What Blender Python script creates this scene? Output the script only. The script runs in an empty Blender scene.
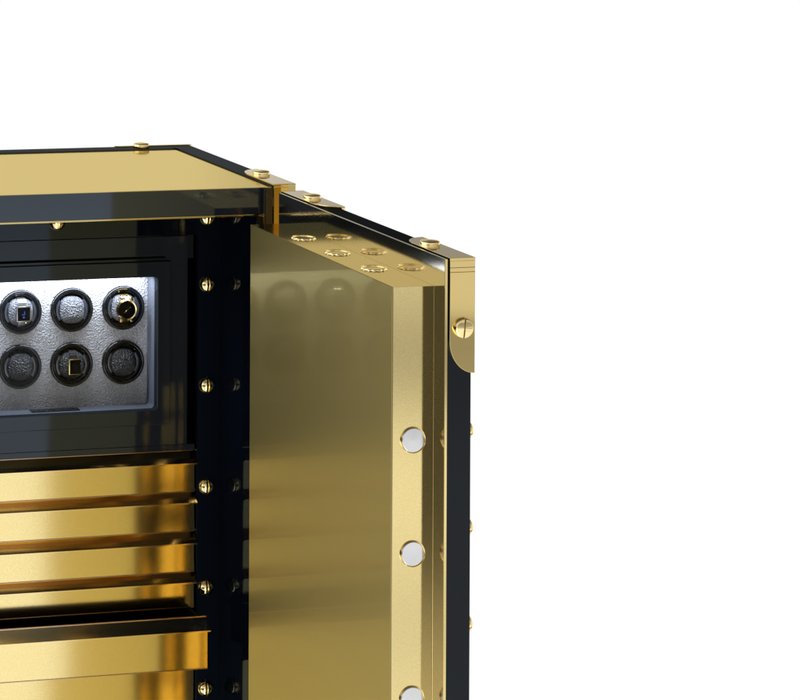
import bpy, bmesh, math, random
from mathutils import Vector, Matrix

C = bpy.context.scene
COL = C.collection
random.seed(4)

# ------------------------------------------------------------------ camera
cam_d = bpy.data.cameras.new("camera")
cam = bpy.data.objects.new("camera", cam_d)
COL.objects.link(cam)
C.camera = cam
cam_d.sensor_fit = 'HORIZONTAL'
cam_d.sensor_width = 36.0
cam_d.lens = 112.5
cam_d.shift_x = 0.75772
cam_d.shift_y = -0.70016
cam_d.clip_start = 0.05
cam_d.clip_end = 200
YAW, ROLL = math.radians(11.921642), 0.0045
right = Vector((math.cos(YAW), -math.sin(YAW), 0))
fwd = Vector((math.sin(YAW), math.cos(YAW), 0))
down = Vector((0, 0, -1))
r_w = math.cos(ROLL) * right - math.sin(ROLL) * down
d_w = math.sin(ROLL) * right + math.cos(ROLL) * down
M = Matrix((r_w, -d_w, -fwd)).transposed().to_4x4()
M.translation = Vector((-2.0171, -4.6844, 0.7903))
cam.matrix_world = M

# ------------------------------------------------------------------ world: white studio
w = bpy.data.worlds.new("World")
C.world = w
w.use_nodes = True
wn, wl = w.node_tree.nodes, w.node_tree.links
bg = wn["Background"]
tc = wn.new("ShaderNodeTexCoord")
sep = wn.new("ShaderNodeSeparateXYZ")
wl.new(tc.outputs["Generated"], sep.inputs[0])
def wmath(op, a, b=None, c=None, clamp=False):
    n = wn.new("ShaderNodeMath"); n.operation = op; n.use_clamp = clamp
    for k, v in enumerate((a, b, c)):
        if v is None: continue
        if isinstance(v, (int, float)): n.inputs[k].default_value = v
        else: wl.new(v, n.inputs[k])
    return n.outputs[0]


def wramp(x, stops, interp='LINEAR'):
    """piecewise curve of a value in 0..1"""
    n = wn.new("ShaderNodeValToRGB"); n.color_ramp.interpolation = interp
    el_ = n.color_ramp.elements
    for k, (p, v) in enumerate(stops):
        e = el_[k] if k < 2 else el_.new(p)
        e.position = p; e.color = (v, v, v, 1)
    wl.new(x, n.inputs[0])
    return n.outputs[0]


SX, SY, SZ = sep.outputs
DEG = 180 / math.pi
elev = wmath('MULTIPLY', wmath('ARCSINE', SZ), DEG)                                  # -90 .. 90
azim = wmath('MULTIPLY', wmath('ARCTAN2', SX, wmath('MULTIPLY', SY, -1)), DEG)       # 0 = straight out of the safe
# white sweep below and behind, dark studio ceiling above
e01 = wmath('MULTIPLY_ADD', elev, 1 / 180, 0.5)
P = lambda d: 0.5 + d / 180
base0 = wramp(e01, [(0.0, 1.02), (1.0, 0.10), (P(-1), 1.02), (P(2), 0.92), (P(14), 0.85), (P(32), 0.22), (P(60), 0.10)])
# the ceiling is darker still to the right behind the safe
side = wramp(wmath('MULTIPLY_ADD', wmath('MULTIPLY', wmath('ARCTAN2', SX, SY), DEG), 1 / 360, 0.5),
             [(0.0, 1.0), (1.0, 1.0), (0.5 + 21 / 360, 1.0), (0.5 + 25 / 360, 0.42), (0.5 + 80 / 360, 0.42)])
up_ = wramp(e01, [(0.0, 0), (1.0, 1), (P(1), 0), (P(4), 1)])
base = wmath('MULTIPLY', base0, wmath('ADD', wmath('MULTIPLY', side, up_), wmath('SUBTRACT', 1.0, up_)))
# unseen front of the world: bright and dark zones added to shape reflections
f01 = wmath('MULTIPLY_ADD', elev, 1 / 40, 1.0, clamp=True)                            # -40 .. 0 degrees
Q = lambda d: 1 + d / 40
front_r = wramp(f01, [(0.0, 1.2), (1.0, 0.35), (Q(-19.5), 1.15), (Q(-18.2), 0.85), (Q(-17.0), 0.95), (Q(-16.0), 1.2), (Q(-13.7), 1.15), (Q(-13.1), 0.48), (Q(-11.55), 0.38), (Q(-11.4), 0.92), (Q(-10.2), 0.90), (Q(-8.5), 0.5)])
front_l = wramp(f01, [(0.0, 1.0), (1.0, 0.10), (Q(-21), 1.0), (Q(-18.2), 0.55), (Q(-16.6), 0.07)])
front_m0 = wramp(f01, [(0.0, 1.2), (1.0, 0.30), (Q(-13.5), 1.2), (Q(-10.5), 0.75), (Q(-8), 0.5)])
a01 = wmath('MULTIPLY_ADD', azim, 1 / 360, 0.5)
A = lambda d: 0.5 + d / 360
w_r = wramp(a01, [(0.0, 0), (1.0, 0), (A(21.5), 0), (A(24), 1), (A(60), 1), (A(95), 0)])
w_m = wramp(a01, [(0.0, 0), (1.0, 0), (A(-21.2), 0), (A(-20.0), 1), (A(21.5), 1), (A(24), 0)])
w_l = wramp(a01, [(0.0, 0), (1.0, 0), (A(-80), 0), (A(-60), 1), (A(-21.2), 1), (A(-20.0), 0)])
lift = wramp(a01, [(0.0, 1), (1.0, 1), (A(-24.5), 1), (A(-22), 3.8), (A(-20.2), 4.0), (A(-19.2), 3.0), (A(-18.2), 4.2), (A(-17.2), 3.0), (A(-14), 3.8), (A(-8), 1.6), (A(3), 1)])  # extra brightness added front left, so drawers reflect a lighter door panel
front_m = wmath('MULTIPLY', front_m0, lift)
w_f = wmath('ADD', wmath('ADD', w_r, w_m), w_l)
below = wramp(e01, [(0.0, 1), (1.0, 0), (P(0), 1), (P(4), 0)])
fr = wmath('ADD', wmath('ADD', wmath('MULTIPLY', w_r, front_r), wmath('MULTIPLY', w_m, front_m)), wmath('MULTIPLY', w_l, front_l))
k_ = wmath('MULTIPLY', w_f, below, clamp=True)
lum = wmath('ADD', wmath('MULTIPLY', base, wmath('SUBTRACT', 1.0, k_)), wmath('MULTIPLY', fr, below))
# bright zone added to the world at left, lightening the door panel
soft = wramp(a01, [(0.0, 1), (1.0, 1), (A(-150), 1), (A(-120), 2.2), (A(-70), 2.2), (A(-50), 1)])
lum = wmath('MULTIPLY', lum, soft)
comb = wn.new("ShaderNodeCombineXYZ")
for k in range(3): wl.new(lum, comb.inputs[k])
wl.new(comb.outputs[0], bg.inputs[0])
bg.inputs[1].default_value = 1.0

C.view_settings.view_transform = 'Standard'
C.view_settings.look = 'None'
C.view_settings.exposure = 0
C.view_settings.gamma = 1
C.cycles.max_bounces = 16
C.cycles.glossy_bounces = 10
C.cycles.transparent_max_bounces = 12
C.cycles.sample_clamp_indirect = 6
C.cycles.use_denoising = True


# lamp strip inside the watch winder
def area(name, loc, target, sx, sy, power, col):
    l = bpy.data.lights.new(name, 'AREA')
    l.shape = 'RECTANGLE'; l.size = sx; l.size_y = sy
    l.energy = power; l.color = col
    o = bpy.data.objects.new(name, l); COL.objects.link(o)
    o.location = loc
    o.rotation_euler = (Vector(target) - Vector(loc)).to_track_quat('-Z', 'Y').to_euler()
    return o


area("winder_lamp", (-0.43, 0.260, -0.2185), (-0.43, 0.2845, -0.42), 0.42, 0.012, 1.55, (0.80, 0.88, 1.0))


# ------------------------------------------------------------------ materials
def mat(name):
    m = bpy.data.materials.new(name); m.use_nodes = True
    nt = m.node_tree
    p = nt.nodes["Principled BSDF"]
    return m, nt, p


def noise_bump(nt, p, scale, strength, dist=0.001, detail=3):
    tc = nt.nodes.new("ShaderNodeTexCoord")
    n = nt.nodes.new("ShaderNodeTexNoise")
    n.inputs["Scale"].default_value = scale; n.inputs["Detail"].default_value = detail
    b = nt.nodes.new("ShaderNodeBump")
    b.inputs["Strength"].default_value = strength; b.inputs["Distance"].default_value = dist
    nt.links.new(tc.outputs["Object"], n.inputs["Vector"])
    nt.links.new(n.outputs["Fac"], b.inputs["Height"])
    nt.links.new(b.outputs[0], p.inputs["Normal"])
    return n, tc


def gold(name, rough, col=(0.80, 0.61, 0.25), grain=0.04, bump=0.03, scale=900, second=None):
    """plated metal: one reflection lobe, or a sharp one over a satin one"""
    m = bpy.data.materials.new(name); m.use_nodes = True
    nt = m.node_tree; nt.nodes.clear()
    out = nt.nodes.new("ShaderNodeOutputMaterial")
    g = nt.nodes.new("ShaderNodeBsdfAnisotropic"); g.inputs["Color"].default_value = (*col, 1)
    tc = nt.nodes.new("ShaderNodeTexCoord")
    n = nt.nodes.new("ShaderNodeTexNoise"); n.inputs["Scale"].default_value = scale; n.inputs["Detail"].default_value = 3
    b = nt.nodes.new("ShaderNodeBump"); b.inputs["Strength"].default_value = bump; b.inputs["Distance"].default_value = 0.0005
    r = nt.nodes.new("ShaderNodeMapRange")
    r.inputs[3].default_value = max(0.01, rough - grain); r.inputs[4].default_value = rough + grain
    nt.links.new(tc.outputs["Object"], n.inputs["Vector"])
    nt.links.new(n.outputs["Fac"], b.inputs["Height"]); nt.links.new(b.outputs[0], g.inputs["Normal"])
    nt.links.new(n.outputs["Fac"], r.inputs[0]); nt.links.new(r.outputs[0], g.inputs["Roughness"])
    n2 = nt.nodes.new("ShaderNodeTexNoise"); n2.inputs["Scale"].default_value = 520; n2.inputs["Detail"].default_value = 2
    r2 = nt.nodes.new("ShaderNodeMapRange"); r2.inputs[1].default_value = 0.3; r2.inputs[2].default_value = 0.7
    r2.inputs[3].default_value = 0.94; r2.inputs[4].default_value = 1.05
    vm = nt.nodes.new("ShaderNodeVectorMath"); vm.operation = 'SCALE'; vm.inputs[0].default_value = col
    nt.links.new(tc.outputs["Object"], n2.inputs["Vector"]); nt.links.new(n2.outputs["Fac"], r2.inputs[0])
    nt.links.new(r2.outputs[0], vm.inputs["Scale"]); nt.links.new(vm.outputs[0], g.inputs["Color"])
    last = g.outputs[0]
    for fac, rr, cc in (second or ()):
        g2 = nt.nodes.new("ShaderNodeBsdfAnisotropic"); g2.inputs["Color"].default_value = (*cc, 1); g2.inputs["Roughness"].default_value = rr
        mx = nt.nodes.new("ShaderNodeMixShader"); mx.inputs[0].default_value = fac
        nt.links.new(last, mx.inputs[1]); nt.links.new(g2.outputs[0], mx.inputs[2]); last = mx.outputs[0]
    nt.links.new(last, out.inputs[0])
    return m


def lacquer(name, fac=0.08, rough=0.03, tint=(0.86, 0.95, 1.0), base=(0.0025, 0.003, 0.005), bump=0.004):
    """black lacquer: near-black body under a thin clear coat of low, even reflectance"""
    m = bpy.data.materials.new(name); m.use_nodes = True
    nt = m.node_tree; nt.nodes.clear()
    out = nt.nodes.new("ShaderNodeOutputMaterial")
    mix = nt.nodes.new("ShaderNodeMixShader"); mix.inputs[0].default_value = fac
    d = nt.nodes.new("ShaderNodeBsdfDiffuse"); d.inputs[0].default_value = (*base, 1)
    g = nt.nodes.new("ShaderNodeBsdfAnisotropic"); g.inputs["Color"].default_value = (*tint, 1)
    g.inputs["Roughness"].default_value = rough
    nt.links.new(d.outputs[0], mix.inputs[1]); nt.links.new(g.outputs[0], mix.inputs[2])
    nt.links.new(mix.outputs[0], out.inputs[0])
    return m


def simple(name, col, rough, metal=0.0, spec=0.5):
    m, nt, p = mat(name)
    p.inputs["Base Color"].default_value = (*col, 1)
    p.inputs["Roughness"].default_value = rough
    p.inputs["Metallic"].default_value = metal
    p.inputs["Specular IOR Level"].default_value = spec
    return m


def leather(name, col, rough, scale=330, strength=0.6):
    m, nt, p = mat(name)
    p.inputs["Base Color"].default_value = (*col, 1)
    p.inputs["Roughness"].default_value = rough
    tc = nt.nodes.new("ShaderNodeTexCoord")
    v = nt.nodes.new("ShaderNodeTexVoronoi"); v.inputs["Scale"].default_value = scale
    v.feature = 'SMOOTH_F1'
    n = nt.nodes.new("ShaderNodeTexNoise"); n.inputs["Scale"].default_value = scale * 1.0
    mx = nt.nodes.new("ShaderNodeMath"); mx.operation = 'ADD'
    nt.links.new(tc.outputs["Object"], v.inputs["Vector"]); nt.links.new(tc.outputs["Object"], n.inputs["Vector"])
    nt.links.new(v.outputs["Distance"], mx.inputs[0]); nt.links.new(n.outputs["Fac"], mx.inputs[1])
    b = nt.nodes.new("ShaderNodeBump"); b.inputs["Strength"].default_value = strength; b.inputs["Distance"].default_value = 0.0042
    nt.links.new(mx.outputs[0], b.inputs["Height"]); nt.links.new(b.outputs[0], p.inputs["Normal"])
    return m


M_GTOP = gold("satin_gold_sheet", 0.10, (0.78, 0.605, 0.245), grain=0.03)
M_GDRAW = gold("brushed_gold_front", 0.13, (0.83, 0.68, 0.32), grain=0.03)
M_GBOX = gold("satin_gold_door", 0.09, (0.75, 0.61, 0.28), grain=0.03)
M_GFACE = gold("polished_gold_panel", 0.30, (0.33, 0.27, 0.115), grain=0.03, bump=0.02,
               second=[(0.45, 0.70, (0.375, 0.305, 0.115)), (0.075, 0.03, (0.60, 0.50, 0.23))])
M_PALE = gold("pale_polished_plate", 0.09, (0.78, 0.71, 0.55), grain=0.02, bump=0.02)
M_CPL, nt, p = mat("polished_gold_corner")
p.inputs["Metallic"].default_value = 1; p.inputs["Base Color"].default_value = (0.74, 0.57, 0.235, 1); p.inputs["Roughness"].default_value = 0.045
M_GPOL = gold("polished_gold", 0.07, (0.76, 0.60, 0.27), grain=0.02, bump=0.01)
M_GBRT = gold("bright_pale_gold", 0.05, (0.95, 0.84, 0.58), grain=0.01)
M_COPPER = gold("copper_bead", 0.22, (0.62, 0.42, 0.30), grain=0.03)
M_GLIP = gold("bright_gold_lip", 0.15, (0.90, 0.70, 0.36), grain=0.02, bump=0.01)
M_GSCREW = gold("gold_screw", 0.08, (0.90, 0.72, 0.36), grain=0.02, bump=0.01)
M_REFLINE = simple("dark_reflection", (0.16, 0.10, 0.03), 0.3, 1.0)  # dark tone of the reflected lines painted on the corner plate
M_STEEL = simple("polished_steel", (0.66, 0.66, 0.67), 0.12, 1.0)
M_SILVER = simple("watch_silver", (0.42, 0.42, 0.43), 0.25, 1.0)
M_BLK = lacquer("black_lacquer", 0.105, rough=0.06, tint=(0.70, 0.84, 1.0), base=(0.012, 0.014, 0.019))
M_BLKDOOR = lacquer("black_satin_edge", 0.022, 0.15)
M_BLKTOP = lacquer("black_lacquer_top", 0.055)
M_BLKIN = lacquer("black_lacquer_inside", 0.042, rough=0.06, tint=(0.70, 0.85, 1.0), base=(0.014, 0.016, 0.019))
M_NAVY = lacquer("blue_black_liner", 0.05, 0.05, (0.7, 0.85, 1.0), (0.002, 0.003, 0.006))
M_MATT = simple("black_shadow_gap", (0.004, 0.004, 0.005), 0.6, 0, 0.2)
M_CUP = simple("black_gloss_plastic", (0.0025, 0.003, 0.0045), 0.06, 0, 0.38)
M_CLIP = simple("dark_blue_grey_clip", (0.020, 0.026, 0.038), 0.22, 0, 0.8)
M_LEA = leather("silver_grey_leather", (0.355, 0.36, 0.385), 0.38, 330, 1.0)
M_LEAB = leather("black_leather_cushion", (0.020, 0.022, 0.026), 0.30, 380, 1.0)
M_LEAG = leather("silver_leather_cushion", (0.10, 0.105, 0.12), 0.28, 380, 1.0)
M_SUEDE = leather("grey_blue_suede", (0.12, 0.135, 0.175), 0.8, 700, 0.9)
M_DIAL = simple("black_watch_dial", (0.002, 0.002, 0.0025), 0.2, 0, 0.0)
M_BLUE = simple("blue_watch_mark", (0.03, 0.12, 0.55), 0.3)
M_STRAP = simple("black_watch_strap", (0.006, 0.006, 0.007), 0.6, 0, 0.2)

M_GLASS = bpy.data.materials.new("clear_glass"); M_GLASS.use_nodes = True
nt = M_GLASS.node_tree; nt.nodes.clear()
o_ = nt.nodes.new("ShaderNodeOutputMaterial"); mx_ = nt.nodes.new("ShaderNodeMixShader")
t_ = nt.nodes.new("ShaderNodeBsdfTransparent"); g_ = nt.nodes.new("ShaderNodeBsdfAnisotropic")
g_.inputs["Roughness"].default_value = 0.0
mx_.inputs[0].default_value = 0.006
nt.links.new(t_.outputs[0], mx_.inputs[1]); nt.links.new(g_.outputs[0], mx_.inputs[2]); nt.links.new(mx_.outputs[0], o_.inputs[0])


# ------------------------------------------------------------------ mesh helpers
def finish(bm, name, m, parent=None, loc=None, ang=35):
    bmesh.ops.recalc_face_normals(bm, faces=bm.faces[:])
    lim = math.radians(ang)
    for f in bm.faces:
        n_ = f.normal
        f.smooth = ang > 45 or max(abs(n_.x), abs(n_.y), abs(n_.z)) < 0.9998
    for ed in bm.edges:
        if len(ed.link_faces) != 2 or ed.calc_face_angle(0) > lim or not all(f.smooth for f in ed.link_faces):
            ed.smooth = False
    me = bpy.data.meshes.new(name); bm.to_mesh(me); bm.free()
    me.materials.append(m)
    o = bpy.data.objects.new(name, me); COL.objects.link(o)
    if loc is not None:
        o.location = loc
    if parent is not None:
        attach(o, parent)
    return o


def worldloc(o):
    v = Vector(o.location)
    return v


def attach(o, parent):
    o.parent = parent
    # all our objects are unrotated or rotated about themselves; parents only carry a location
    acc = Vector((0, 0, 0)); p = parent
    while p is not None:
        acc += p.get("_t", None) and Vector(p["_t"]) or Vector(p.location) if p.parent is None else Vector((0, 0, 0))
        p = p.parent
    o.matrix_parent_inverse = parent_world(parent).inverted()


def parent_world(p):
    # world matrix without waiting for the depsgraph
    m = p.matrix_basis.copy()
    if p.parent is not None:
        m = parent_world(p.parent) @ p.matrix_parent_inverse @ m
    return m


def add_box(bm, x0, x1, y0, y1, z0, z1, bev=0.0008, seg=2):
    r = bmesh.ops.create_cube(bm, size=1)
    vs = r["verts"]
    for v in vs:
        v.co = Vector(((x0 + x1) / 2 + v.co.x * (x1 - x0), (y0 + y1) / 2 + v.co.y * (y1 - y0), (z0 + z1) / 2 + v.co.z * (z1 - z0)))
    if bev > 0:
        es = list({ed for v in vs for ed in v.link_edges})
        bmesh.ops.bevel(bm, geom=es, offset=bev, segments=seg, profile=0.7, affect='EDGES')
    return bm


def box(name, m, parent, *a, bev=0.0008):
    bm = bmesh.new(); add_box(bm, *a, bev=bev)
    return finish(bm, name, m, parent)


def add_prism(bm, pts, axis, a0, a1, bev=0.0):
    """extrude a 2D outline along axis ('x': pts=(y,z), 'y': (x,z), 'z': (x,y))"""
    def P(p, a):
        return {'x': (a, p[0], p[1]), 'y': (p[0], a, p[1]), 'z': (p[0], p[1], a)}[axis]
    lo = [bm.verts.new(P(p, a0)) for p in pts]; hi = [bm.verts.new(P(p, a1)) for p in pts]
    n = len(pts)
    fs = [bm.faces.new(lo), bm.faces.new(hi[::-1])]
    for i in range(n):
        fs.append(bm.faces.new((lo[i], hi[i], hi[(i + 1) % n], lo[(i + 1) % n])))
    if bev > 0:
        es = list(fs[0].edges) + list(fs[1].edges)
        bmesh.ops.recalc_face_normals(bm, faces=fs)
        bmesh.ops.bevel(bm, geom=es, offset=bev, segments=2, profile=0.7, affect='EDGES')


def rrect(x0, x1, z0, z1, r, n=6):
    pts = []
    for cx, cz, a in ((x1 - r, z1 - r, 0), (x0 + r, z1 - r, 90), (x0 + r, z0 + r, 180), (x1 - r, z0 + r, 270)):
        for k in range(n + 1):
            t = math.radians(a + 90 * k / n)
            pts.append((cx + r * math.cos(t), cz + r * math.sin(t)))
    return pts


def circ(cx, cz, r, n=48):
    return [(cx + r * math.cos(2 * math.pi * k / n), cz + r * math.sin(2 * math.pi * k / n)) for k in range(n)]


def plate_holes(name, m, parent, outer, holes, y0, y1, bev=0.0):
    """flat plate facing -Y with holes"""
    bm = bmesh.new()
    es = []
    for loop in [outer] + holes:
        vs = [bm.verts.new((p[0], y0, p[1])) for p in loop]
        for i in range(len(vs)):
            es.append(bm.edges.new((vs[i], vs[(i + 1) % len(vs)])))
    r = bmesh.ops.triangle_fill(bm, edges=es, use_beauty=True, use_dissolve=False)
    fs = [f for f in bm.faces]
    r = bmesh.ops.extrude_face_region(bm, geom=fs)
    nv = [v for v in r["geom"] if isinstance(v, bmesh.types.BMVert)]
    for v in nv:
        v.co.y = y1
    bmesh.ops.recalc_face_normals(bm, faces=bm.faces[:])
    bmesh.ops.dissolve_limit(bm, angle_limit=0.001, verts=bm.verts[:], edges=bm.edges[:])
    if bev > 0:
        ee = [ed for ed in bm.edges if len(ed.link_faces) == 2 and ed.calc_face_angle(0) > 1.2
              and all(abs(v.co.y - y0) < 1e-6 for v in ed.verts)]
        bmesh.ops.bevel(bm, geom=ee, offset=bev, segments=2, profile=0.7, affect='EDGES')
    return finish(bm, name, m, parent)


def add_lathe(bm, prof, n=48, mtx=None):
    """profile (r, h) turned about local Z"""
    rings = []
    for r, h in prof:
        if r < 1e-6:
            rings.append([bm.verts.new((0, 0, h))])
        else:
            rings.append([bm.verts.new((r * math.cos(2 * math.pi * k / n), r * math.sin(2 * math.pi * k / n), h)) for k in range(n)])
    new = [v for rg in rings for v in rg]
    for a, b in zip(rings, rings[1:]):
        if len(a) == 1 and len(b) == 1:
            continue
        for k in range(n):
            k2 = (k + 1) % n
            if len(a) == 1:
                bm.faces.new((a[0], b[k], b[k2]))
            elif len(b) == 1:
                bm.faces.new((a[k], b[0], a[k2]))
            else:
                bm.faces.new((a[k], b[k], b[k2], a[k2]))
    if mtx is not None:
        bmesh.ops.transform(bm, matrix=mtx, verts=new)
    return new


ROT = {'-y': Matrix.Rotation(math.radians(90), 4, 'X'), '+z': Matrix.Identity(4),
       '+x': Matrix.Rotation(math.radians(90), 4, 'Y'), '-x': Matrix.Rotation(math.radians(-90), 4, 'Y')}


def slotted(prof, core, slot=0.0016, ang=0.0, rot='+z'):
    bm = bmesh.new()
    for s in (1, -1):
        b2 = bmesh.new(); add_lathe(b2, prof)
        g = b2.verts[:] + b2.edges[:] + b2.faces[:]
        bmesh.ops.bisect_plane(b2, geom=g, plane_co=(s * slot, 0, 0), plane_no=(s, 0, 0), clear_inner=True)
        be = [ed for ed in b2.edges if len(ed.link_faces) == 1 and abs(ed.verts[0].co.x - s * slot) < 1e-6 and abs(ed.verts[1].co.x - s * slot) < 1e-6]
        try:
            bmesh.ops.contextual_create(b2, geom=be)
        except Exception:
            pass
        me = bpy.data.meshes.new("tmp"); b2.to_mesh(me); b2.free(); bm.from_mesh(me); bpy.data.meshes.remove(me)
    add_lathe(bm, core)
    bmesh.ops.transform(bm, matrix=ROT[rot] @ Matrix.Rotation(ang, 4, 'Z'), verts=bm.verts[:])
    return bm


R_ = 0.0172
FLAT = [(R_, 0), (R_, 0.0048), (R_ - 0.0005, 0.0062), (R_ - 0.0018, 0.0071), (R_ - 0.004, 0.0077), (0, 0.0084)]
FLATC = [(R_ - 0.0015, 0), (R_ - 0.0015, 0.0050), (0, 0.0050)]
DOME = [(R_, 0)] + [(R_ * math.cos(a), 0.0135 * math.sin(a)) for a in [math.pi / 2 * k / 10 for k in range(1, 10)]] + [(0, 0.0135)]
DOMEC = [(r * 0.93, h * 0.80) for r, h in DOME]


def tag(o, label, cat, group=None, kind=None):
    if label: o["label"] = label
    if cat: o["category"] = cat
    if group: o["group"] = group
    if kind: o["kind"] = kind
    return o


def empty(name, loc, label=None, cat=None, group=None):
    o = bpy.data.objects.new(name, None); COL.objects.link(o)
    o.location = loc; o.empty_display_size = 0.1
    tag(o, label, cat, group)
    return o


def cp(o, parent, delta=None, loc=None):
    """copy one object (shared mesh), parent it, move it"""
    c = o.copy(); COL.objects.link(c)
    if loc is not None: c.location = loc
    if delta is not None: c.location = Vector(o.location) + Vector(delta)
    if parent is not None:
        c.parent = parent; c.matrix_parent_inverse = parent_world(parent).inverted()
    return c


# ------------------------------------------------------------------ dimensions (metres)
XL, XR = -0.854, 0.0           # safe left / right
ZB = -1.75                     # underside
ZT = 0.0035                    # top of the rim
YB = 0.579                     # back
JR, JL = -0.0657, -0.7883      # inner jambs
F = 0.2292                     # interior front plane
DB = -0.1180                   # drawers' right edge
DL = XL - DB

safe = empty("luxury_safe", (-0.427, 0.29, ZB),
             "tall black lacquer and gold safe with its door swung open", "safe")

# ---- carcass
bm = bmesh.new()
add_box(bm, JR, -0.005, 0.031, YB - 0.004, ZB, -0.006)              # right wall
add_box(bm, XL + 0.005, JL, 0.031, YB - 0.004, ZB, -0.006)          # left wall
add_box(bm, JL - 0.0004, JR + 0.0004, 0.031, YB - 0.006, -0.050, -0.008)   # top slab
add_box(bm, JL - 0.0004, JR + 0.0004, 0.031, YB - 0.006, ZB + 0.002, ZB + 0.06)
add_box(bm, JL - 0.0004, JR + 0.0004, YB - 0.04, YB - 0.005, ZB + 0.061, -0.051)
finish(bm, "carcass", M_NAVY, safe)

# ---- raised black rim round the top, at the right and back
GT = 0.0008
bm = bmesh.new()
add_box(bm, -0.0500, -0.005, 0.0005, YB - 0.004, -0.0058, ZT + 0.001)
add_box(bm, XL + 0.005, -0.8040, 0.0005, YB - 0.004, -0.0058, ZT + 0.001)
add_box(bm, -0.8039, -0.0501, 0.535, YB - 0.004, -0.0058, ZT + 0.001)
finish(bm, "top_rim", M_BLKTOP, safe)
box("top_panel", M_GTOP, safe, -0.8038, -0.0502, 0.0012, 0.5349, -0.005, GT + 0.0012, bev=0.0004)

# ---- front frame
bm = bmesh.new()
add_box(bm, JL, JR, 0.0, 0.030, -0.0515, 0.0008, bev=0.0006)
add_box(bm, JR + 0.0002, -0.005, 0.0002, 0.030, ZB + 0.001, 0.0006, bev=0.0006)
add_box(bm, XL + 0.005, JL - 0.0002, 0.0002, 0.030, ZB + 0.001, 0.0006, bev=0.0006)
add_box(bm, JL, JR, 0.0, 0.030, ZB + 0.001, ZB + 0.056, bev=0.0006)
finish(bm, "front_frame", M_BLK, safe)
bm = bmesh.new()
add_box(bm, JL, JR, -0.0012, 0.030, -0.0550, -0.0517, bev=0.0005)
add_box(bm, JR - 0.003, JR, -0.0008, 0.030, ZB + 0.057, -0.0552, bev=0.0005)
add_box(bm, JL, JL + 0.003, -0.0008, 0.030, ZB + 0.057, -0.0552, bev=0.0005)
finish(bm, "gold_lip", M_GPOL, safe)

# ---- interior frame (flange that carries the screws)
WT, WB = -0.131, -0.566          # winder panel top / bottom
plate_holes("interior_frame", M_NAVY, safe,
            [(JL, ZB + 0.06), (JR, ZB + 0.06), (JR, -0.051), (JL, -0.051)],
            [[(DL + 0.0010, ZB + 0.075), (DB - 0.0010 + 0.0025, ZB + 0.075), (DB + 0.0015, WT), (DL + 0.0010, WT)]],
            F, F + 0.012, bev=0.0006)


def inner_screw(x, z, first=[None]):
    if first[0] is None:
        bm = slotted(DOME, DOMEC, 0.0013, 0.0, '-y')
        first[0] = finish(bm, "screw", M_GSCREW, safe, (x, F - 0.0002, z))
        return
    cp(first[0], safe, loc=(x, F - 0.0002, z))


for k in range(5):
    inner_screw(-0.0953, -0.2345 - 0.2103 * k)
inner_screw(-0.0953, -0.0955)
inner_screw(-0.4229, -0.0955)

# ------------------------------------------------------------------ corner plates
PW, PI_, PO = 0.0465, 0.140, 0.197


def lobe(su, sv, n=12):
    """outline in (u,v): width PW along u, length PO along v, rounded towards the outer edge"""
    pts = [(0, 0), (su * PW, 0), (su * PW, sv * PI_)]
    for k in range(1, n + 1):
        t = math.pi / 2 * k / n
        pts.append((su * PW * (1 - math.sin(t)) if False else su * PW * math.cos(t), sv * (PI_ + (PO - PI_) * math.sin(t))))
    return pts


def ell(su, sv, n=12):
    """outline for the face seen edge-on: L of two rounded strips"""
    return [(0, 0), (su * PO, 0), (su * (PO - 0.02), sv * PW * 0.7), (su * PI_, sv * PW), (su * 0.075, sv * PW), (su * PW, sv * 0.075),
            (su * PW, sv * PI_), (su * PW * 0.7, sv * (PO - 0.02)), (0, sv * PO)]


def corner_plate(corner, ydir, parent, endface=True, name="corner_plate"):
    """wraps the top right corner of a slab; ydir = direction along which the slab runs away from the corner"""
    cx, cy, cz = corner
    T = 0.0052
    bm = bmesh.new()
    add_prism(bm, [(cx + u, cy + v) for u, v in lobe(-1, ydir)], 'z', cz - T, cz, bev=0.0006)
    # end face (facing -ydir)
    add_prism(bm, [(cx + u, cz - T + v - 0.0001) for u, v in [(a, b * (PO - T) / PO) for a, b in lobe(-1, -1)]], 'y', cy, cy + ydir * T, bev=0.0006)
    # outer side face
    add_prism(bm, [(cy + ydir * (T + 0.0001) + u * 0.97, cz - T - 0.0001 + v * 0.97) for u, v in ell(ydir, -1)], 'x', cx - T, cx, bev=0.0006)
    return finish(bm, name, M_CPL, parent)


corner_plate((0.0, -0.0035, ZT + 0.0046), 1, safe)
scr = finish(slotted(FLAT, FLATC, 0.0013, 0.5, '+z'), "screw", M_GSCREW, safe, (-0.0215, 0.122, ZT + 0.0045))
# rear corner plate lies along the back edge
bm = bmesh.new()
T = 0.0045
add_prism(bm, [(-0.0, YB), (-0.0, YB - 0.008), (-0.165, YB - 0.008), (-0.178, YB)], 'z', ZT + 0.0011, ZT + 0.0024, bev=0.0004)
add_prism(bm, [(0, ZT + 0.001), (-0.178, ZT + 0.001), (-0.165, -0.02), (-0.12, -0.045), (-PW, -0.05), (-PW, -0.15), (0, -0.19)], 'y', YB - 0.0035, YB, bev=0.0006)
finish(bm, "corner_plate", M_GPOL, safe)
cp(scr, safe, loc=(-0.122, 0.559, ZT + 0.0023))

# ------------------------------------------------------------------ drawers
PANEL_Y = F + 0.004


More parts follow.
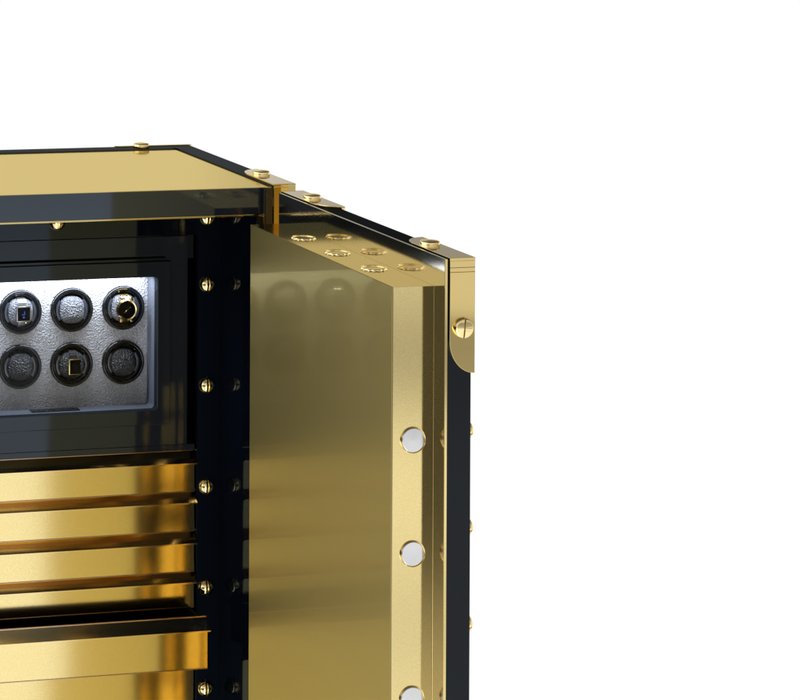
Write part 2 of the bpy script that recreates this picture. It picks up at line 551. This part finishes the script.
def drawer(z_lip, z_face, z_bot, yoff=0.0, label=None):
    y = F + 0.0045 + yoff
    d = box("drawer", M_GDRAW, safe, DL, DB - 0.0018, y, y + 0.014, z_bot, z_face - 0.0005, bev=0.0008)
    # pull lip: a sloping ledge along the top, overhanging the face
    bm = bmesh.new()
    add_prism(bm, [(y + 0.0135, z_face - 0.0004), (y + 0.0135, z_face + 0.0226), (y - 0.0115, z_face + 0.0028), (y - 0.0115, z_face + 0.0002), (y - 0.0095, z_face - 0.0004)],
              'x', DL - 0.001, DB + 0.0004, bev=0.0004)
    finish(bm, "pull_lip", M_GLIP, d)
    # thin bead along the top edge and along the foot of the front
    bm = bmesh.new()
    add_box(bm, DL - 0.001, DB + 0.0004, y + 0.0136, y + 0.0165, z_face + 0.012, z_face + 0.0248, bev=0.0005)
    finish(bm, "edge_bead", M_COPPER, d)
    box("edge_bead", M_COPPER, d, DL + 0.001, DB - 0.0019, y - 0.0012, y + 0.006, z_bot - 0.0012, z_bot + 0.0002, bev=0.0003)
    # drawer box behind
    bm = bmesh.new()
    yb = y + 0.30
    for x0, x1 in ((DL + 0.006, DL + 0.014), (DB - 0.016, DB - 0.008)):
        add_box(bm, x0, x1, y + 0.0168, yb, z_bot + 0.004, z_lip - 0.006, bev=0.0006)
    add_box(bm, DL + 0.0142, DB - 0.0162, y + 0.0168, yb, z_bot + 0.004, z_bot + 0.012, bev=0.0006)
    finish(bm, "drawer_tray", M_MATT, d)
    if label: d["label"] = label
    return d


drawer(-0.5816, -0.6069, -0.6652)
drawer(-0.6652 - 0.0006, -0.6889, -0.7474)
drawer(-0.7480, -0.7735, -0.8317)
drawer(-0.8323, -0.8545, -0.9060)
drawer(-0.9024, -0.9289, -1.0066, -0.0745 - 0.004, "gold drawer pulled out past the others")
drawer(-1.0000, -1.0240, -1.2800)
drawer(-1.2806, -1.3050, -1.6740)

# ------------------------------------------------------------------ door
HX, NX = -0.040, -0.7585        # hinge end, swinging end (Y)
DZB = -1.69
door = box("door", M_BLKDOOR, safe, -0.0500, -0.0055, NX, HX - 0.004, DZB, -0.0045, bev=0.001)
box("seam_strip", M_MATT, door, -0.0520, -0.0499, NX + 0.003, HX - 0.008, DZB + 0.002, -0.0075, bev=0)
box("inner_plate", M_PALE, door, -0.0563, -0.0519, NX - 0.004, HX - 0.012, DZB, -0.0012, bev=0.0008)
box("plate_edge", M_GPOL, door, -0.0565, -0.0517, NX - 0.0054, NX - 0.0041, DZB + 0.001, -0.0010, bev=0.0004)
# bolt box standing proud of the inner plate: gold ends and a polished face
BY0, BY1, BX0, BX1, BZ = -0.7217, -0.0955, -0.1333, -0.0564, -0.0540
box("bolt_box", M_GBOX, door, BX0 + 0.0021, BX1, BY0, BY1, DZB + 0.05, BZ, bev=0.0006)
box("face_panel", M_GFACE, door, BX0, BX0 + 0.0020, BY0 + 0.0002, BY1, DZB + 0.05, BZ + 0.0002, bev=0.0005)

BR = 0.0212
BOLT = [(BR, -0.01), (BR, 0.0012), (BR - 0.0005, 0.0020), (BR - 0.0014, 0.0024), (0, 0.0025)]
COLLAR = [(BR + 0.0007, -0.001), (BR + 0.0007, 0.0020), (BR + 0.0011, 0.0024), (BR + 0.0015, 0.0021), (BR + 0.0016, 0.0), (BR + 0.0016, -0.001)]
TCOL = [(BR - 0.0008, -0.001), (BR - 0.0008, 0.0018), (BR - 0.0002, 0.0026), (BR + 0.0014, 0.0026), (BR + 0.0022, 0.0016), (BR + 0.0022, -0.001)]
b0 = c0 = None
for k, z in enumerate((-0.3165, -0.5109, -0.7593, -0.9537)):
    loc = (-0.0936, BY0, z)
    if b0 is None:
        bm = bmesh.new(); add_lathe(bm, BOLT, 64, ROT['-y']); b0 = finish(bm, "bolt", M_STEEL, door, loc)
        bm = bmesh.new(); add_lathe(bm, COLLAR, 64, ROT['-y']); c0 = finish(bm, "bolt_collar", M_GPOL, door, loc)
    else:
        cp(b0, door, loc=loc); cp(c0, door, loc=loc)
t0 = r0 = None
for y in (-0.2538, -0.4076, -0.5606):
    loc = (-0.0915, y, BZ)
    if t0 is None:
        bm = bmesh.new(); add_lathe(bm, [(BR - 0.0009, -0.01), (BR - 0.0009, 0.0006), (0, 0.0006)], 64); t0 = finish(bm, "bolt", M_GBOX, door, loc)
        bm = bmesh.new(); add_lathe(bm, TCOL, 56)
        for v in bm.verts:      # knurling
            rr = math.hypot(v.co.x, v.co.y)
            if rr > BR and round(math.atan2(v.co.y, v.co.x) / (2 * math.pi) * 56) % 4 < 2:
                v.co.x *= 1 - 0.0017 / rr; v.co.y *= 1 - 0.0017 / rr
        r0 = finish(bm, "bolt_collar", M_GBRT, door, loc)
    else:
        cp(t0, door, loc=loc); cp(r0, door, loc=loc)

corner_plate((0.0, NX - 0.0035, 0.0004), 1, door)
corner_plate((0.0, HX, 0.0004), -1, door)
cp(scr, door, loc=(-0.0235, NX + 0.119, 0.0003))
cp(scr, door, loc=(-0.0230, HX - 0.0950, 0.0003))
s2 = finish(slotted(FLAT, FLATC, 0.0013, math.radians(-5), '-y'), "screw", M_GSCREW, door, (-0.0225, NX - 0.0034, -0.1185))
# domed screws down the outer side of the door, close to the swinging edge
rv = None
for z in (-0.2986, -0.4640, -0.6293, -0.795, -0.961):
    loc = (-0.0056, NX + 0.0212, z)
    if rv is None:
        rv = finish(slotted(DOME, DOMEC, 0.0013, 0.3, '+x'), "screw", M_GSCREW, door, loc)
    else:
        cp(rv, door, loc=loc)
# dark strips standing in for lines reflected in the corner plate's end
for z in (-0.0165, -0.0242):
    box("reflection_line", M_REFLINE, door, -0.0462, -0.0004, NX - 0.00365, NX - 0.0030, z - 0.0005, z + 0.0005, bev=0)

# ------------------------------------------------------------------ watch winder
winder = empty("watch_winder", (-0.427, 0.29, WB),
               "lit watch winder with round cups in a black cabinet above the gold drawers", "watch winder")
PX1, PX0 = -0.1375, XL + 0.1375
BZX1, BZX0, BZZ1, BZZ0 = -0.1758, XL + 0.1758, -0.1842, -0.5215
plate_holes("fascia", M_BLKIN, winder,
            [(PX0, WB), (PX1, WB), (PX1, WT - 0.002), (PX0, WT - 0.002)],
            [[(XL + 0.186, -0.1780), (-0.186, -0.1780), (-0.186, -0.1730), (XL + 0.186, -0.1730)],
             [(BZX0 - 0.001, BZZ0 - 0.001), (BZX1 + 0.001, BZZ0 - 0.001), (BZX1 + 0.001, BZZ1 + 0.001), (BZX0 - 0.001, BZZ1 + 0.001)]],
            F + 0.003, F + 0.016, bev=0.0006)
box("backing", M_MATT, winder, DL + 0.002, DB - 0.002, F + 0.0165, F + 0.0185, BZZ1 + 0.002, WT - 0.001, bev=0)
box("shelf", M_BLKIN, winder, DL + 0.002, DB - 0.002, F + 0.0045, F + 0.12, -0.5795, WB - 0.001, bev=0.0006)
WX1, WX0, WZ1, WZ0 = -0.2050, XL + 0.2050, -0.2155, -0.4915
plate_holes("bezel", M_BLKIN, winder, rrect(BZX0, BZX1, BZZ0, BZZ1, 0.003, 3), [rrect(WX0, WX1, WZ0, WZ1, 0.008)], F - 0.002, F + 0.016, bev=0.0012)
gl = plate_holes("glass_pane", M_GLASS, winder, rrect(WX0 - .003, WX1 + .003, WZ0 - .003, WZ1 + .003, 0.008), [], F + 0.0162, F + 0.0172)
# lining: a rounded tube of suede from bezel to backboard
bm = bmesh.new()
BKY = 0.2891
lo = rrect(WX0 - 0.0003, WX1 + 0.0003, WZ0 - 0.0003, WZ1 + 0.0003, 0.008)
a = [bm.verts.new((x, F + 0.0175, z)) for x, z in lo]; b = [bm.verts.new((x, BKY, z)) for x, z in lo]
for i in range(len(lo)):
    j = (i + 1) % len(lo)
    bm.faces.new((a[i], b[i], b[j], a[j]))
finish(bm, "lining", M_SUEDE, winder)
cups = [(-0.2585, -0.2895), (-0.3712, -0.2895), (-0.4828, -0.2895), (-0.5955, -0.2895),
        (-0.2585, -0.4030), (-0.3712, -0.4030), (-0.4828, -0.4030), (-0.5955, -0.4030)]
CR = 0.0462
plate_holes("backboard", M_LEA, winder, [(WX0 - .004, WZ0 - .004), (WX1 + .004, WZ0 - .004), (WX1 + .004, WZ1 + .004), (WX0 - .004, WZ1 + .004)],
            [circ(x, z, CR - 0.003) for x, z in cups], BKY + 0.0003, BKY + 0.003)
CUP = [(CR, 0.0), (CR, 0.0035), (CR - 0.001, 0.0060), (CR - 0.0035, 0.0072), (CR - 0.0062, 0.0060), (CR - 0.0075, 0.0030),
       (CR - 0.0085, 0.001), (CR - 0.0095, 0.0015), (CR - 0.0115, 0.0005), (CR - 0.0125, -0.006), (CR - 0.014, -0.020), (CR - 0.018, -0.032), (0, -0.034)]
base = None
kinds = {1: 'silver', 6: None}


def cushion_bm():
    bm = bmesh.new()
    bmesh.ops.create_uvsphere(bm, u_segments=40, v_segments=24, radius=1)
    for v in bm.verts:
        x, y, z = v.co
        def se(t, p): return math.copysign(abs(t) ** p, t)
        v.co = Vector((se(x, 0.72) * 0.0270, se(y, 0.8) * 0.017, se(z, 0.62) * 0.0278))
        v.co.x *= 1 - 0.10 * (v.co.z / 0.0278) ** 2
    return bm


cu = gd = ca = cb = None
for i, (x, z) in enumerate(cups):
    loc = (x, BKY, z)
    if cu is None:
        bm = bmesh.new(); add_lathe(bm, CUP, 64, ROT['-y']); cu = finish(bm, "rotor_cup", M_CUP, winder, loc, ang=50)
        cup = cu
        gd = []
        for s in (1, -1):          # the two curved side clips
            pts = []
            for rr, sg in ((CR - 0.0115, 1), (CR - 0.0175, -1)):
                for k in range(9):
                    t = math.radians((-38 + 76 * k / 8) * sg)
                    pts.append((s * rr * math.cos(t), rr * math.sin(t)))
            bm = bmesh.new(); add_prism(bm, pts, 'y', -0.0055, 0.012, bev=0.0024)
            gd.append(finish(bm, "side_clip", M_CLIP, cup, loc, ang=50))
    else:
        cup = cp(cu, winder, loc=loc)
        for g in gd: cp(g, cup, loc=loc)
    silver = i in (1, 2, 0)
    src = ca if silver else cb
    cl = (x, BKY - 0.0005, z)
    if src is None:
        src = finish(cushion_bm(), "cushion", M_LEAG if silver else M_LEAB, cup, cl, ang=60)
        if silver: ca = src
        else: cb = src
    else:
        cp(src, cup, loc=cl)
box("control_strip", M_CUP, winder, -0.4660, -0.3620, BKY - 0.034, BKY - 0.012, WZ0 - 0.0001, WZ0 + 0.0012, bev=0.0003)


# ---- watches
def band(w_, y_off, m, parent, links, loc):
    """bracelet wrapped over the cushion, as short links"""
    bm = bmesh.new()
    n = links
    for k in range(n):
        t = math.radians(-80 + 160 * k / (n - 1))
        cy, cz = -0.0195 * math.cos(t) * 0.98, 0.0298 * math.sin(t)
        nx = Matrix.Rotation(-math.atan2(0.0298 * math.cos(t), 0.0195 * math.sin(t) + 1e-9) + math.pi / 2, 4, 'X')
        b2 = bmesh.new(); add_box(b2, -w_ / 2, w_ / 2, -0.0012, 0.0012, -0.0030, 0.0030, bev=0.0006)
        bmesh.ops.transform(b2, matrix=Matrix.Translation((0, cy, cz)) @ Matrix.Rotation(math.atan2(0.0195 * math.sin(t), 0.0298 * math.cos(t)) * -1, 4, 'X'), verts=b2.verts[:])
        me = bpy.data.meshes.new("t"); b2.to_mesh(me); b2.free(); bm.from_mesh(me); bpy.data.meshes.remove(me)
    return finish(bm, "bracelet" if m is not M_STRAP else "strap", m, parent, loc)


def watch(i, kind, label):
    x, z = cups[i]
    loc = Vector((x, BKY - 0.0005, z))
    root = empty("wristwatch", loc, label, "watch")
    fy = -0.0215
    if kind == 'silver':
        band(0.017, 0, M_SILVER, root, 11, loc)
        bm = bmesh.new(); add_box(bm, -0.0148, 0.0148, fy - 0.004, fy + 0.004, -0.0155, 0.0155, bev=0.0018)
        finish(bm, "case", M_SILVER, root, loc)
        bm = bmesh.new(); add_box(bm, -0.0130, 0.0130, fy - 0.0048, fy - 0.0039, -0.0138, 0.0138, bev=0.0003)
        dl = finish(bm, "dial", M_DIAL, root, loc)
        bm = bmesh.new()
        add_prism(bm, [(0.0005, 0.006), (0.002, 0.006), (0.003, -0.001), (-0.004, -0.002), (-0.004, -0.0005), (0.0015, 0.0)], 'y', fy - 0.0053, fy - 0.0049)
        add_prism(bm, circ(0.000, -0.0062, 0.0020, 12), 'y', fy - 0.0053, fy - 0.0049)
        finish(bm, "dial_mark", M_BLUE, dl, loc)
    elif kind == 'round':
        band(0.0175, 0, M_GSCREW, root, 11, loc)
        bm = bmesh.new(); add_lathe(bm, [(0.0215, 0), (0.0225, 0.003), (0.0222, 0.0065), (0.0205, 0.0085), (0.0185, 0.0080), (0.0182, 0.007), (0, 0.007)], 48,
                                    Matrix.Translation((0, fy + 0.004, 0)) @ ROT['-y'])
        for k in range(4):        # lugs
            s, t = (1 if k % 2 else -1), (1 if k > 1 else -1)
            add_box(bm, s * 0.0115 - 0.0025, s * 0.0115 + 0.0025, fy - 0.001, fy + 0.005, t * 0.0215 - 0.004, t * 0.0215 + 0.004, bev=0.001)
        add_box(bm, 0.0220, 0.0255, fy - 0.0015, fy + 0.0015, -0.002, 0.002, bev=0.0006)
        finish(bm, "case", M_GSCREW, root, loc)
        bm = bmesh.new(); add_lathe(bm, [(0.0180, 0.0), (0.0180, 0.0006), (0, 0.0006)], 48, Matrix.Translation((0, fy - 0.0031, 0)) @ ROT['-y'])
        dl = finish(bm, "dial", M_DIAL, root, loc)
        bm = bmesh.new()
        for a_, ln in ((35, 0.011), (-140, 0.008)):
            t = math.radians(a_); dx, dz = math.cos(t), math.sin(t)
            px, pz = -dz * 0.0006, dx * 0.0006
            add_prism(bm, [(px, pz), (-px, -pz), (dx * ln - px * .5, dz * ln - pz * .5), (dx * ln + px * .5, dz * ln + pz * .5)], 'y', fy - 0.0045, fy - 0.0040)
        finish(bm, "watch_hands", M_GPOL, dl, loc)
    else:
        band(0.0165, 0, M_STRAP, root, 11, loc)
        bm = bmesh.new(); add_box(bm, -0.0132, 0.0118, fy - 0.004, fy + 0.004, -0.0158, 0.0158, bev=0.0014)
        finish(bm, "case", M_GSCREW, root, loc)
        bm = bmesh.new(); add_box(bm, -0.0112, 0.0115, fy - 0.0049, fy - 0.0039, -0.0150, 0.0150, bev=0.0003)
        finish(bm, "dial", M_DIAL, root, loc)


watch(2, 'silver', "square silver watch with black dial and silver bracelet")
watch(0, 'round', "round gold watch with black dial and gold bracelet")
watch(5, 'strap', "rectangular gold-edged watch with black dial on black strap")
